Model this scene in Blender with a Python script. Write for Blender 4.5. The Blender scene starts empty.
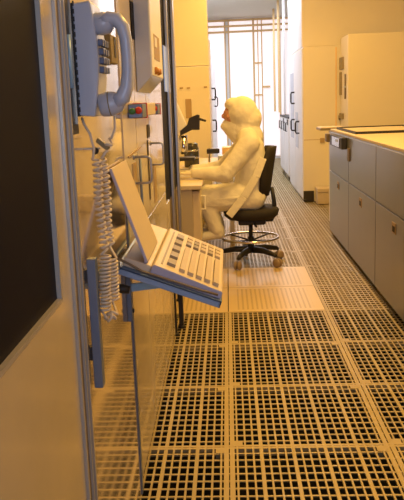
import bpy, bmesh, math, random
from mathutils import Vector, Matrix
random.seed(4)
SC = bpy.context.scene
COL = SC.collection
PI = math.pi

# ---------------------------------------------------------------- camera
F_PX, CAM_H, PITCH, YAW, ROLL, PX0, PY0 = 730.08, 1.317, .193334, .0571, .03956, 189.84, 244.61
FW = Vector((-math.sin(YAW)*math.cos(PITCH), math.cos(YAW)*math.cos(PITCH), -math.sin(PITCH)))
R0 = Vector((math.cos(YAW), math.sin(YAW), 0)); U0 = R0.cross(FW)
CAMP = Vector((0, 0, CAM_H))
cd = bpy.data.cameras.new('camera'); cam = bpy.data.objects.new('camera', cd); COL.objects.link(cam)
cr, sr = math.cos(ROLL), math.sin(ROLL)
right = R0*cr - U0*sr; up = R0*sr + U0*cr
M = Matrix((right, up, -FW)).transposed().to_4x4(); M.translation = CAMP
cam.matrix_world = M
cd.sensor_fit = 'VERTICAL'; cd.sensor_height = 24; cd.lens = F_PX/500*24
cd.shift_x = (202-PX0)/500; cd.shift_y = (PY0-250)/500
cd.clip_start = .02; cd.clip_end = 100
SC.camera = cam

def W(px, py, axis, v):                       # the point of a world plane seen at a photo pixel
    x, y = px-PX0, py-PY0
    x, y = x*cr - y*sr, x*sr + y*cr
    d = R0*(x/F_PX) - U0*(y/F_PX) + FW
    return CAMP + d*((v-CAMP[axis])/d[axis])

# ---------------------------------------------------------------- materials
def mat(name, col, rough=.5, metal=0., noise=.0, scale=8., spec=.5, bump=0., bscale=60., emit=None, coat=0., trans=0.):
    m = bpy.data.materials.new(name); m.use_nodes = True
    nt = m.node_tree; b = nt.nodes['Principled BSDF']
    b.inputs['Base Color'].default_value = (*col, 1); b.inputs['Roughness'].default_value = rough
    b.inputs['Metallic'].default_value = metal; b.inputs['Specular IOR Level'].default_value = spec
    b.inputs['Coat Weight'].default_value = coat
    if trans: b.inputs['Transmission Weight'].default_value = trans
    tc = nt.nodes.new('ShaderNodeTexCoord')
    if noise:
        n = nt.nodes.new('ShaderNodeTexNoise'); n.inputs['Scale'].default_value = scale; n.inputs['Detail'].default_value = 4
        nt.links.new(tc.outputs['Object'], n.inputs['Vector'])
        mx = nt.nodes.new('ShaderNodeMixRGB')
        mx.inputs[1].default_value = (*[c*(1-noise) for c in col], 1); mx.inputs[2].default_value = (*[min(1, c*(1+noise)) for c in col], 1)
        nt.links.new(n.outputs['Fac'], mx.inputs[0]); nt.links.new(mx.outputs[0], b.inputs['Base Color'])
    if bump:
        n2 = nt.nodes.new('ShaderNodeTexNoise'); n2.inputs['Scale'].default_value = bscale
        nt.links.new(tc.outputs['Object'], n2.inputs['Vector'])
        bp = nt.nodes.new('ShaderNodeBump'); bp.inputs['Strength'].default_value = bump; bp.inputs['Distance'].default_value = .01
        nt.links.new(n2.outputs['Fac'], bp.inputs['Height']); nt.links.new(bp.outputs[0], b.inputs['Normal'])
    if emit:
        b.inputs['Emission Color'].default_value = (*emit[0], 1); b.inputs['Emission Strength'].default_value = emit[1]
    return m

m_wall = mat('wall_paint', (.80, .74, .62), .55, noise=.03, scale=3)
m_white = mat('white_paint', (.84, .83, .84), .45, noise=.02, scale=3)
m_corr = mat('corridor_panel', (.80, .80, .82), .4, noise=.04, scale=2)
m_ceil = mat('ceiling_paint', (.8, .78, .72), .7, noise=.03)
m_trim = mat('amber_lit_trim', (.85, .60, .30), .5, noise=.05)  # orange base colour holds the amber light on the mullions
m_grate = mat('grating_aluminium', (.39, .305, .145), .5, .2, noise=.12, scale=5)
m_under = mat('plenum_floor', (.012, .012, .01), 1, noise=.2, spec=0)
m_panel = mat('brushed_panel', (.68, .59, .46), .07, .6, noise=.08, scale=6, bump=.012, bscale=9)
m_door = mat('beige_enamel', (.64, .56, .42), .22, .25, noise=.05, scale=7, coat=.3)
m_brown = mat('bronze_channel', (.17, .13, .085), .5, .2, noise=.1)
m_lip = mat('channel_edge', (.42, .39, .34), .4, .3, noise=.08)
m_stile = mat('satin_panel', (.68, .61, .47), .2, .5, noise=.08, scale=6, bump=.02, bscale=9)
m_bluest = mat('blue_grey_steel', (.15, .19, .28), .4, .3, noise=.1, scale=14)
m_tray = mat('blue_tray_paint', (.24, .36, .60), .4, .2, noise=.1, scale=14)
m_dglass = mat('dark_glass', (.006, .006, .013), .55, 0, noise=.3, spec=.08)
m_black = mat('black_plastic', (.02, .018, .018), .5, noise=.2, scale=20)
m_blackf = mat('black_upholstery', (.022, .018, .018), .85, noise=.3, scale=60, bump=.2, bscale=300)
m_phone = mat('phone_grey', (.46, .50, .60), .35, noise=.04, scale=10, coat=.15)
m_key = mat('phone_key', (.10, .12, .20), .4, noise=.1)
m_cord = mat('cord_ivory', (.64, .55, .43), .45, noise=.06)
m_beige = mat('terminal_beige', (.66, .56, .42), .5, noise=.05, scale=25)
m_keyc = mat('keycap_tan', (.50, .40, .25), .5, noise=.06, scale=25)
m_keyd = mat('keycap_olive', (.27, .22, .13), .5, noise=.08, scale=25)
m_lav = mat('terminal_cool_lit_side', (.42, .42, .58), .5, noise=.05, scale=30)  # beige case with cool light from behind the camera put into its colour
m_khaki = mat('khaki_plastic', (.22, .17, .07), .5, noise=.08)
m_pull = mat('pull_handle_steel', (.34, .36, .44), .35, .5, noise=.05)
m_chromed = mat('satin_chrome', (.55, .53, .50), .35, .9, noise=.05)
m_chrome = mat('chrome', (.72, .72, .74), .15, 1., noise=.03)
m_steel = mat('grey_cabinet_enamel', (.24, .25, .27), .28, .5, noise=.06, scale=5, coat=.2)
m_red = mat('red_button', (.55, .03, .02), .35, noise=.05)
m_green = mat('green_button', (.03, .16, .06), .35, noise=.05)
m_orange = mat('amber_lens', (.5, .2, .03), .3, noise=.05)
m_suit = mat('cleanroom_fabric', (.82, .79, .70), .8, noise=.04, scale=12, bump=.5, bscale=26)
m_skin = mat('skin', (.60, .30, .22), .5, noise=.06, scale=20)
m_glove = mat('glove_latex', (.80, .74, .60), .5, noise=.04)
m_rubber = mat('caster_rubber', (.30, .22, .15), .5, noise=.1)
m_dark_hole = mat('dark_vent', (.03, .022, .012), .6, noise=.2)
m_tan = mat('tan_plate', (.42, .30, .16), .5, noise=.06)
m_bluew = mat('blue_window_glow', (.30, .40, .60), .3, 0, noise=.3, scale=5, emit=((.25, .38, .75), .45))  # added emission stands in for the blue reflected in the glass
m_tube = mat('pale_blue_tube', (.30, .48, .66), .3, .1, noise=.05)
m_glassj = mat('smoked_glass', (.05, .05, .05), .1, 0, noise=.1)

def perf_mat():                                # solid tile with rows of pinholes pressed through it
    m = mat('perforated_tile', (.66, .57, .42), .45, .2)
    nt = m.node_tree; b = nt.nodes['Principled BSDF']
    tc = nt.nodes.new('ShaderNodeTexCoord'); sp = nt.nodes.new('ShaderNodeSeparateXYZ')
    nt.links.new(tc.outputs['Object'], sp.inputs[0])
    def mth(op, a, v=None):
        n = nt.nodes.new('ShaderNodeMath'); n.operation = op
        for i, q in enumerate((a, v)):
            if q is None: continue
            if isinstance(q, (int, float)): n.inputs[i].default_value = q
            else: nt.links.new(q, n.inputs[i])
        return n.outputs[0]
    fx = mth('ABSOLUTE', mth('SUBTRACT', mth('FRACT', mth('DIVIDE', mth('ADD', sp.outputs[0], 50.028), .0305)), .5))
    fy = mth('ABSOLUTE', mth('SUBTRACT', mth('FRACT', mth('DIVIDE', sp.outputs[1], .022)), .5))
    dots = mth('MULTIPLY', mth('LESS_THAN', fx, .2), mth('LESS_THAN', fy, .33))
    gx = mth('ABSOLUTE', mth('SUBTRACT', mth('FRACT', mth('DIVIDE', mth('ADD', sp.outputs[0], 61.028), .61)), .5))
    gy = mth('ABSOLUTE', mth('SUBTRACT', mth('FRACT', mth('DIVIDE', mth('ADD', sp.outputs[1], 61-2.625), .61)), .5))
    inner = mth('MULTIPLY', mth('LESS_THAN', gx, .40), mth('LESS_THAN', gy, .42))
    mx = nt.nodes.new('ShaderNodeMixRGB'); mx.inputs[1].default_value = (.60, .46, .23, 1); mx.inputs[2].default_value = (.36, .26, .13, 1)
    nt.links.new(mth('MULTIPLY', dots, inner), mx.inputs[0]); nt.links.new(mx.outputs[0], b.inputs['Base Color'])
    return m
m_perf = perf_mat()

# ---------------------------------------------------------------- mesh helpers
BASE = {}
def nb(): return bmesh.new()
def box(bm, x0, x1, y0, y1, z0, z1):
    vs = [bm.verts.new((x, y, z)) for x in (x0, x1) for y in (y0, y1) for z in (z0, z1)]
    for f in ((0,1,3,2),(4,6,7,5),(0,4,5,1),(2,3,7,6),(0,2,6,4),(1,5,7,3)): bm.faces.new([vs[i] for i in f])
    return vs
def obox(bm, o, u, v, w):                      # box from a corner and three edge vectors
    o, u, v, w = map(Vector, (o, u, v, w))
    vs = [bm.verts.new(o+u*a+v*b+w*c) for a in (0,1) for b in (0,1) for c in (0,1)]
    for f in ((0,1,3,2),(4,6,7,5),(0,4,5,1),(2,3,7,6),(0,2,6,4),(1,5,7,3)): bm.faces.new([vs[i] for i in f])
def prism(bm, pts, d):                         # polygon (3-d points) extruded by vector d
    d = Vector(d); a = [bm.verts.new(p) for p in pts]; b = [bm.verts.new(Vector(p)+d) for p in pts]
    bm.faces.new(a[::-1]); bm.faces.new(b); n = len(pts)
    for i in range(n): bm.faces.new((a[i], a[(i+1) % n], b[(i+1) % n], b[i]))
def frame_of(t):
    t = t.normalized(); a = Vector((0,0,1)) if abs(t.z) < .9 else Vector((1,0,0))
    u = t.cross(a).normalized(); return u, t.cross(u).normalized()
def tube(bm, pts, r, n=10, cap=True, closed=False):
    pts = [Vector(p) for p in pts]; rs = r if isinstance(r, (list, tuple)) else [r]*len(pts)
    rings = []; u = None; N = len(pts)
    for i, p in enumerate(pts):
        if closed: t = pts[(i+1) % N]-pts[i-1]
        else: t = pts[min(i+1, N-1)]-pts[max(i-1, 0)]
        t.normalize()
        if u is None: u, v = frame_of(t)
        else:
            u = (u - t*u.dot(t)).normalized(); v = t.cross(u)
        rings.append([bm.verts.new(p+(u*math.cos(2*PI*k/n)+v*math.sin(2*PI*k/n))*rs[i]) for k in range(n)])
    for i in range(N if closed else N-1):
        a, b = rings[i], rings[(i+1) % N]
        for k in range(n): bm.faces.new((a[k], a[(k+1) % n], b[(k+1) % n], b[k]))
    if cap and not closed:
        bm.faces.new(rings[0][::-1]); bm.faces.new(rings[-1])
def lathe(bm, c, prof, axis=(0,0,1), n=24):    # prof: (radius, height) along axis
    c = Vector(c); ax = Vector(axis).normalized(); u, v = frame_of(ax); rings = []
    for r, h in prof:
        rings.append([bm.verts.new(c+ax*h+(u*math.cos(2*PI*k/n)+v*math.sin(2*PI*k/n))*max(r, 1e-4)) for k in range(n)])
    for a, b in zip(rings, rings[1:]):
        for k in range(n): bm.faces.new((a[k], a[(k+1) % n], b[(k+1) % n], b[k]))
    bm.faces.new(rings[0][::-1]); bm.faces.new(rings[-1])
_SPH = {}
def ball(bm, c, r, sc=(1,1,1), seg=16):
    if seg not in _SPH:
        pts = []; nr = seg//2+1
        for j in range(1, nr):
            th = PI*j/nr
            for k in range(seg): pts.append((math.sin(th)*math.cos(2*PI*k/seg), math.sin(th)*math.sin(2*PI*k/seg), math.cos(th)))
        fs = [tuple(j*seg+q for q in (k, (k+1) % seg))+tuple((j+1)*seg+q for q in ((k+1) % seg, k)) for j in range(nr-2) for k in range(seg)]
        n = len(pts); pts += [(0,0,1), (0,0,-1)]
        for k in range(seg): fs.append((n, (k+1) % seg, k)); fs.append((n+1, (nr-2)*seg+k, (nr-2)*seg+(k+1) % seg))
        _SPH[seg] = (pts, fs)
    pts, fs = _SPH[seg]
    vs = [bm.verts.new((c[0]+p[0]*r*sc[0], c[1]+p[1]*r*sc[1], c[2]+p[2]*r*sc[2])) for p in pts]
    for f in fs: bm.faces.new([vs[i] for i in f])
def capsule(bm, a, ra, b, rb, n=7):
    a, b = Vector(a), Vector(b)
    for i in range(n+1):
        t = i/n; ball(bm, a.lerp(b, t), ra+(rb-ra)*t, seg=14)

def base_of(o):
    v = Vector((0,0,0))
    while o is not None: v += o.location; o = o.parent
    return v
def obj(name, bm, m, parent=None, bevel=0., smooth=False, loc=None):
    off = base_of(parent) if parent else Vector(loc or (0,0,0))
    bmesh.ops.recalc_face_normals(bm, faces=bm.faces[:])
    for v in bm.verts: v.co -= off
    me = bpy.data.meshes.new(name); bm.to_mesh(me); bm.free()
    for q in (m if isinstance(m, (list, tuple)) else [m]): me.materials.append(q)
    o = bpy.data.objects.new(name, me); COL.objects.link(o)
    if parent: o.parent = parent
    elif loc: o.location = loc
    if bevel:
        b = o.modifiers.new('bevel', 'BEVEL'); b.width = bevel; b.segments = 2; b.limit_method = 'ANGLE'; b.angle_limit = .6
    if smooth:
        for p in me.polygons: p.use_smooth = True
    return o
def thing(name, label, cat, loc=(0,0,0), group=None):
    o = bpy.data.objects.new(name, None); COL.objects.link(o); o.location = loc; o.empty_display_size = .05
    o['label'] = label; o['category'] = cat
    if group: o['group'] = group
    return o
def tag(o, label, cat, group=None):
    o['label'] = label; o['category'] = cat
    if group: o['group'] = group
    return o
def pbox(name, m, parent, dims, bevel=.003):
    bm = nb(); box(bm, *dims); return obj(name, bm, m, parent, bevel)
def struct(name, bm, m, parent=None, bevel=0.):
    o = obj(name, bm, m, parent, bevel)
    if parent is None: o['kind'] = 'structure'
    return o
def sbox(name, m, dims, bevel=0.):
    bm = nb(); box(bm, *dims); return struct(name, bm, m, None, bevel)

# ---------------------------------------------------------------- setting
XL, XR = -.325, .965                           # faces of the two equipment banks
TX, TY, T = -.028, 2.625, .61                  # raised-floor grid
ZC = 3.06
FX0, FX1, FY0, FY1 = TX-2*T, TX+5*T, TY-6*T, 16.5
solid = [(i, j) for i in (-1, 0) for j in (3, 4)]
bm = nb()
def spans(lo, hi, cut):                        # pieces of [lo,hi] outside the solid rows
    return [(lo, hi)] if not cut else [(lo, cut[0]), (cut[1], hi)]
ncol = int(round((FX1-FX0)/T))
SY = (TY+3*T, TY+5*T); SX = (TX-T, TX+T)
for c in range(ncol):
    x0 = FX0+c*T; cut = SY if SX[0]-.01 <= x0 < SX[1]-.01 else None
    for k in range(20):
        x = x0+k*T/20
        w = .0035 if k % 4 else .0070
        for a, b in spans(FY0, FY1, cut):
            if k == 0:
                box(bm, x+.002, x+.020, a, b, -.03, 0); box(bm, x-.020, x-.002, a, b, -.03, 0)
            else: box(bm, x-w, x+w, a, b, -.008, -.0005)
nrow = int(math.ceil((FY1-FY0)/T))
for r in range(nrow):
    y0 = FY0+r*T; cut = SX if SY[0]-.01 <= y0 < SY[1]-.01 else None
    hw_ = .0045 if y0 < SY[0] else .010
    for k in range(12):
        y = y0+k*T/12
        if y > FY1: break
        for a, b in spans(FX0, FX1, cut if k else (SX if SY[0]+.01 <= y0 < SY[1]-.01 else None)):
            if k == 0:
                box(bm, a, b, y+.0015, y+.016, -.03, -.0002); box(bm, a, b, y-.016, y-.0015, -.03, -.0002)
            else: box(bm, a, b, y-hw_, y+hw_, -.0055 if y0 < SY[0] else -.022, -.002)
    if not cut:
        for c in range(ncol):                  # solid corner pads with the adjusting screws
            x = FX0+c*T
            box(bm, x+.004, x+.052, y0+.004, y0+.05, -.03, .0002); box(bm, x-.052, x-.004, y0-.05, y0-.004, -.03, .0002)
floor = struct('floor', bm, m_grate)
for i, j in solid:
    b2 = nb(); x0 = TX+i*T; y0 = TY+j*T
    box(b2, x0+.003, x0+T-.003, y0+.003, y0+T-.003, -.03, .0012)
    obj('perforated_tile', b2, m_perf, floor)
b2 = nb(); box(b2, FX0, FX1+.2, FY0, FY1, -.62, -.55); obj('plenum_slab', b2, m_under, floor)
sbox('ceiling', m_ceil, (FX0-.3, FX1+.3, FY0-.2, FY1+.2, ZC, ZC+.1))
sbox('wall_far', m_corr, (FX0-.3, FX1+.3, FY1, FY1+.12, -.6, ZC))
sbox('wall_left', m_wall, (FX0-.2, FX0, FY0, FY1, -.6, ZC))
sbox('wall_right', m_wall, (FX1, FX1+.2, FY0, FY1, -.6, ZC))
sbox('wall_rear', m_wall, (FX0-.2, FX1+.2, FY0-.12, FY0, -.6, ZC))
# bulkheads where the bay narrows into the white corridor
sbox('wall_bulkhead_right', m_wall, (.952, FX1, 9.42, 9.52, 1.93, ZC))
sbox('wall_side_right', m_white, (.955, 1.05, 9.53, 11.35, 1.93, ZC))
sbox('wall_bulkhead_left', m_wall, (FX0, -.186, 8.22, 8.36, 1.70, ZC))

# ---- far end of the corridor: white wall bays between mullions tinted as if amber-lit
def trim(n, px0, px1, y=FY1, d=.05, m=m_trim, z0=0.02, z1=2.98):
    a = W(px0, 90, 1, y-d).x; b = W(px1, 90, 1, y-d).x
    sbox('trim_%d' % n, m, (a, b, y-d, y-.001, z0, z1))
tn = 1
for a, b, m in ((208,210.3,m_trim),(225.6,227,m_trim),(227.2,229.4,m_white),(229.6,230.6,m_trim),(253.5,255.5,m_trim),(258.2,259.2,m_trim),(262,263.2,m_trim),(279.5,281.2,m_trim),(284.5,286,m_trim)):
    trim(tn, a, b, m=m); tn += 1
for z in (2.74, 2.86, 2.98):
    sbox('trim_%d' % tn, m_trim, (-.4, 1.4, FY1-.07, FY1-.052, z, z+.045)); tn += 1
a = W(263, 87, 1, FY1-.08); sbox('trim_%d' % tn, m_trim, (a.x, a.x+.16, FY1-.09, FY1-.051, a.z-.02, a.z+.03)); tn += 1
for zz in (63, 95):
    a = W(255, zz, 1, FY1-.08); b = W(262, zz, 1, FY1-.08); sbox('trim_%d' % tn, m_trim, (a.x, b.x, FY1-.07, FY1-.052, a.z-.02, a.z+.02)); tn += 1
m_lit = mat('lit_window', (.8, .78, .8), .3, emit=((1, .86, .92), 1.08))
for i, (a, b) in enumerate(((210.3, 225.6), (231.0, 254), (255.2, 262.3), (263.0, 279.8), (281, 300))):
    a = W(a, 90, 1, FY1).x; b = W(b, 90, 1, FY1).x
    sbox('window_%d' % (i+1), m_lit, (a, b, FY1-.03, FY1-.002, .06, 2.99))
# glazed side partition of the corridor (white mullions), beyond the tall cabinet
for y in (11.5, 12.6, 13.9, 15.2):
    sbox('trim_%d' % tn, m_white if y < 13 else m_trim, (.96, 1.0, y, y+.07, 1.05, ZC)); tn += 1

# ---------------------------------------------------------------- left bank: near cabinet with the dark window
XB = -1.08
t = thing('equipment_cabinet', 'nearest tan metal equipment cabinet with a big dark glass window', 'cabinet', (XL, .7, 0))
YW1 = 1.325; ZW = W(60, 301, 0, XL).z
bm = nb(); box(bm, XB, XL-.012, -.9, 1.425, .02, 2.15); obj('body', bm, m_panel, t)
bm = nb()
box(bm, XL-.012, XL, -.9, 1.425, .03, ZW); box(bm, XL-.012, XL, YW1, 1.425, ZW, 2.15); box(bm, XL-.012, XL, -.9, YW1, 2.0, 2.15); box(bm, XL-.012, XL, -.9, -.2, ZW, 2.0)
obj('front_panel', bm, m_stile, t)
pbox('window', m_dglass, t, (XL-.0118, XL-.006, -.2, YW1, ZW, 2.0), 0)
bm = nb(); box(bm, XL-.006, XL+.003, YW1-.004, YW1+.004, ZW, 2.0); box(bm, XL-.006, XL+.003, -.2, YW1, ZW-.004, ZW+.004); obj('window_gasket', bm, m_lip, t)
bm = nb()
box(bm, XL-.01, XL+.006, 1.427, 1.437, .02, 2.15); box(bm, XL-.01, XL+.006, 1.475, 1.482, .02, 2.15); box(bm, XL-.01, XL+.006, 1.505, 1.514, .02, 2.15)
post = pbox('corner_post', m_brown, t, (XL-.07, XL+.001, 1.437, 1.506, .02, 2.15), .002)
obj('edge_strip', bm, m_lip, post)

# ---------------------------------------------------------------- left bank: cabinet behind the telephone
t = thing('equipment_cabinet', 'plain glossy steel cabinet behind the wall telephone and its coiled cord', 'cabinet', (XL, 1.9, 0))
bm = nb(); box(bm, XB, XL-.01, 1.516, 2.275, .02, 2.15); obj('body', bm, m_panel, t)
bm = nb(); box(bm, XL-.01, XL, 1.518, 2.245, .03, 1.262); box(bm, XL-.01, XL, 1.60, 2.245, 1.262, 2.15); obj('front_panel', bm, m_panel, t)
bm = nb(); box(bm, XL-.01, XL+.004, 2.247, 2.275, .02, 1.0); obj('edge_strip', bm, m_bluest, t, .001)
bm = nb(); box(bm, XL-.009, XL-.004, 1.516, 1.598, 1.275, 2.15); obj('recess', bm, m_black, t)
b3 = nb(); box(b3, XL-.004, XL+.001, 1.516, 1.6, 1.258, 1.278); obj('gasket', b3, m_black, t)  # black strip added to hide the bright glint on the panel's top edge
a = W(66, 34, 0, XL+.002); b = W(71, 88, 0, XL+.002)
bm = nb(); tube(bm, [(XL+.002, 1.545, b.z), (XL+.002, 1.545, a.z)], .0055, 10); obj('light_tube', bm, m_tube, t, smooth=True)

# ---------------------------------------------------------------- left bank: cabinet with doors and pull handles
t = thing('equipment_cabinet', 'beige equipment cabinet with tall doors and two U-shaped pull handles', 'cabinet', (XL, 3.0, 0))
bm = nb(); box(bm, XB, XL-.014, 2.28, 3.72, .02, 2.15); obj('body', bm, m_door, t)
ys = [2.285, 2.75, 3.31, 3.715]
lows = []
for i, (a, b) in enumerate(zip(ys, ys[1:])):
    lows.append(pbox('lower_door', m_door, t, (XL-.013, XL, a+.005, b-.005, .05, .866), .001))
ups = []
for i, (a, b) in enumerate([(2.285, 2.62), (2.62, 2.98), (2.98, 3.34), (3.34, 3.715)]):
    ups.append(pbox('upper_door', m_door, t, (XL-.013, XL, a+.005, b-.005, .871, 2.14), .001))
def pull(parent, y, z0, z1, d):
    bm = nb(); r = .0045; x1 = XL+d
    tube(bm, [(XL-.001, y, z0), (x1-.012, y, z0), (x1-.003, y, z0+.004), (x1, y, z0+.013), (x1, y, z1-.013), (x1-.003, y, z1-.004), (x1-.012, y, z1), (XL-.001, y, z1)], r, 8)
    for z in (z0, z1): lathe(bm, (XL-.001, y, z), [(.010, 0), (.010, .004), (.006, .006)], (1,0,0), 12)
    obj('pull_handle', bm, m_pull, parent, smooth=True)
pull(ups[0], 2.50, 1.048, 1.138, .060)
pull(ups[2], 3.08, 1.062, 1.152, .052)
def facebox(name, m, parent, px0, px1, py0, py1, d0=-.002, d1=.003, bevel=.001, x=XL):
    a = W(px0, py0, 0, x); b = W(px1, py1, 0, x)
    return pbox(name, m, parent, (x+d0, x+d1, a.y, b.y, min(a.z, b.z), max(a.z, b.z)), bevel)
facebox('slot_window', m_dark_hole, ups[1], 146.5, 149.5, 125, 137)
facebox('slot_window', m_dark_hole, ups[1], 147.5, 149.8, 140, 200)
facebox('dark_window', m_dglass, ups[0], 129.5, 134.5, 0, 40)
facebox('recess_panel', m_tan, ups[0], 132, 138, 164, 205)
facebox('recess_panel', m_tan, ups[2], 153, 157, 165, 200)
bm = nb(); tube(bm, [(XL+.008, 2.62, .80), (XL+.008, 2.62, 1.13)], .005, 8); obj('latch_rod', bm, m_bluest, t, smooth=True)
for py in (152, ):
    a = W(128, 158, 0, XL); b = W(140, 148, 0, XL)
    bm = nb(); obox(bm, (XL, a.y, a.z), (.004,0,0), (0, b.y-a.y, b.z-a.z), (0, 0, .006)); obj('seam_strip', bm, m_tan, t)

# ---------------------------------------------------------------- left bank: dark-glass rack with chrome posts on black legs
t = thing('instrument_rack', 'dark glass fronted rack with chrome posts standing on black legs', 'rack', (XL, 4.3, 0))
bm = nb(); box(bm, XB, XL-.03, 3.98, 4.85, .42, 2.15); obj('body', bm, m_brown, t)
pbox('glass_panel', m_dglass, t, (XL-.028, XL-.014, 3.74, 4.80, .78, 2.15), 0)
pbox('lower_panel', m_door, t, (XL-.03, XL, 3.74, 3.93, .03, .80), .003)
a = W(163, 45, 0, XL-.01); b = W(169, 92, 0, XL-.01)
pbox('blue_glow_pane', m_bluew, t, (XL-.0135, XL-.008, a.y, b.y+.1, b.z, a.z), 0)  # reflective pane given a glow of its own, not a display
for y0, wd in ((4.22, .03), (4.72, .07)):
    bm = nb(); box(bm, XL-.013, XL+.006, y0, y0+wd, .45, 2.15); obj('post', bm, m_chromed, t, .004)
for px in (171, 173):
    a = W(px, 60, 0, XL)
for (x, y) in ((XL-.01, 4.02), (XL+.02, 4.16), (XL-.03, 4.75)):
    bm = nb(); box(bm, x-.013, x+.013, y-.02, y+.02, .02, .46); lg = obj('leg', bm, m_black, t, .002)
    b2 = nb(); lathe(b2, (x, y, 0), [(.022, 0), (.022, .012), (.01, .022)], n=14); obj('foot', b2, m_black, lg)

# ---------------------------------------------------------------- wall telephone
YP0, YP1 = 1.60, 1.715
t = thing('telephone', 'blue-grey wall telephone with its handset hanging over the keypad', 'telephone', (XL, 1.65, 1.29))
prof = []
zt, zb = 1.535, 1.292
for i in range(13):
    u = i/12; z = zb+(zt-zb)*u
    prof.append((XL+.038+.013*math.sin(PI*min(1, u*1.0))*1.0+.004*u, z))
bm = nb(); prism(bm, [(XL+.004, YP0, zb+.004)]+[(x, YP0, z) for x, z in prof]+[(XL+.004, YP0, zt-.004)], (0, YP1-YP0, 0))
body = obj('body', bm, m_phone, t, .004)
bm = nb(); box(bm, XL, XL+.004, YP0+.004, YP1-.004, zb+.002, zt-.002); bk = obj('backplate', bm, m_black, t, .002)
bm = nb()
for k in range(15):
    z = zb+.012+k*.0158; box(bm, XL+.0045, XL+.0075, YP0-.0012, YP0+.003, z, z+.010)
obj('vent_slots', bm, m_black, body)
for r in range(4):
    for c in range(3):
        z = 1.449-r*.0190; y = YP0+.016+c*.030
        xb = XL+.038+.013*math.sin(PI*(z-zb)/(zt-zb))+.004*(z-zb)/(zt-zb)
        pbox('key', m_key, t, (xb-.004, xb+.010, y, y+.020, z-.0065, z+.0075), .002)
# handset: swept handle and two cups facing the wall
bm = nb(); yh = YP0+.024
pts = [(XL+.060, 1.490), (XL+.078, 1.499), (XL+.094, 1.496), (XL+.106, 1.480), (XL+.111, 1.455), (XL+.1125, 1.42), (XL+.112, 1.385), (XL+.1085, 1.355), (XL+.098, 1.332), (XL+.082, 1.322)]
hw = [.013, .015, .0155, .0145, .013, .0125, .013, .0145, .017, .018]; hy = [.024, .024, .0235, .022, .020, .0195, .020, .022, .024, .024]
rings = []
for i, (x, z) in enumerate(pts):
    p = Vector((x, yh, z)); q0 = pts[max(i-1, 0)]; q1 = pts[min(i+1, len(pts)-1)]
    tv = Vector((q1[0]-q0[0], 0, q1[1]-q0[1])).normalized(); nv = Vector((tv.z, 0, -tv.x))
    ring = []
    for k in range(16):
        a = 2*PI*k/16; cx, sy = math.cos(a), math.sin(a)
        cx = math.copysign(abs(cx)**.7, cx); sy = math.copysign(abs(sy)**.7, sy)
        ring.append(bm.verts.new(p+nv*hw[i]*cx+Vector((0,1,0))*hy[i]*sy))
    rings.append(ring)
for a, b in zip(rings, rings[1:]):
    for k in range(16): bm.faces.new((a[k], a[(k+1) % 16], b[(k+1) % 16], b[k]))
bm.faces.new(rings[0]); bm.faces.new(rings[-1])
hs = obj('handset', bm, m_phone, t, smooth=True)
bm = nb(); lathe(bm, (XL+.044, yh, 1.489), [(.020, 0), (.023, .004), (.0245, .02), (.022, .034), (.012, .042)], (1,0,.0)); obj('earpiece', bm, m_phone, hs, smooth=True)
bm = nb(); lathe(bm, (XL+.046, yh, 1.316), [(.021, 0), (.025, .004), (.027, .02), (.026, .032), (.02, .048), (.006, .056)], (1,0,.12)); mp = obj('mouthpiece', bm, m_phone, hs, smooth=True)
bm = nb(); lathe(bm, (XL+.0675, yh, 1.3186), [(.0272, 0), (.0274, .0012), (.0272, .0024)], (1,0,.12)); obj('seam_ring', bm, m_khaki, mp, smooth=True)
# coiled cord
def coil(path, r, per_m, n=10):
    P = [Vector(p) for p in path]; out = []; L = 0
    dens = []
    for a, b in zip(P, P[1:]):
        m = max(2, int((b-a).length*per_m*n))
        for i in range(m):
            dens.append((a.lerp(b, i/m), (b-a).normalized(), (b-a).length/m))
    ph = 0
    for p, tdir, dl in dens:
        u, v = frame_of(tdir); ph += dl*per_m*2*PI
        out.append(p+(u*math.cos(ph)+v*math.sin(ph))*r)
    return out
def P3(px, py, y): return W(px, py, 1, y)
YC = 1.60
clipA = P3(98, 152, YC); clipB = P3(104, 150, YC)
seg0 = [P3(82, 118, YC+.02), P3(84, 124, YC+.01), P3(90, 134, YC), P3(92, 142, YC), P3(94, 148, YC)]
downA = [P3(96, 158, YC), P3(98, 172, YC), P3(98.5, 200, YC), P3(102, 230, YC), P3(105, 250, YC)]
lowA = [P3(105.5, 254, YC), P3(105, 285, YC-.01), P3(106, 300, YC-.01), P3(105.5, 310, YC-.01)]
loop = [P3(107, 315, YC-.005), P3(111, 318, YC), P3(114.5, 313, YC+.01)]
lowB = [P3(114, 300, YC+.02), P3(113, 280, YC+.02), P3(112, 258, YC+.02)]
upB = [P3(111, 246, YC+.02), P3(107.5, 222, YC+.02), P3(107, 195, YC+.02), P3(105, 172, YC+.02), P3(102, 158, YC+.02)]
seg1 = [P3(105, 150, YC+.03), P3(108, 146, YC+.03), P3(113, 138, YC+.03), P3(115, 128, YC+.03), P3(114.5, 116, YC+.03)]
curve = list(seg0)+coil(downA, .0088, 80)+coil(lowA, .0112, 118)+coil(loop, .010, 110)+coil(lowB, .0112, 118)+coil(upB, .0080, 80)+coil(seg1[:3], .006, 60)+seg1[3:]
bm = nb(); tube(bm, curve, .0031, 6); obj('coiled_cord', bm, m_cord, t, smooth=True)

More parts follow.
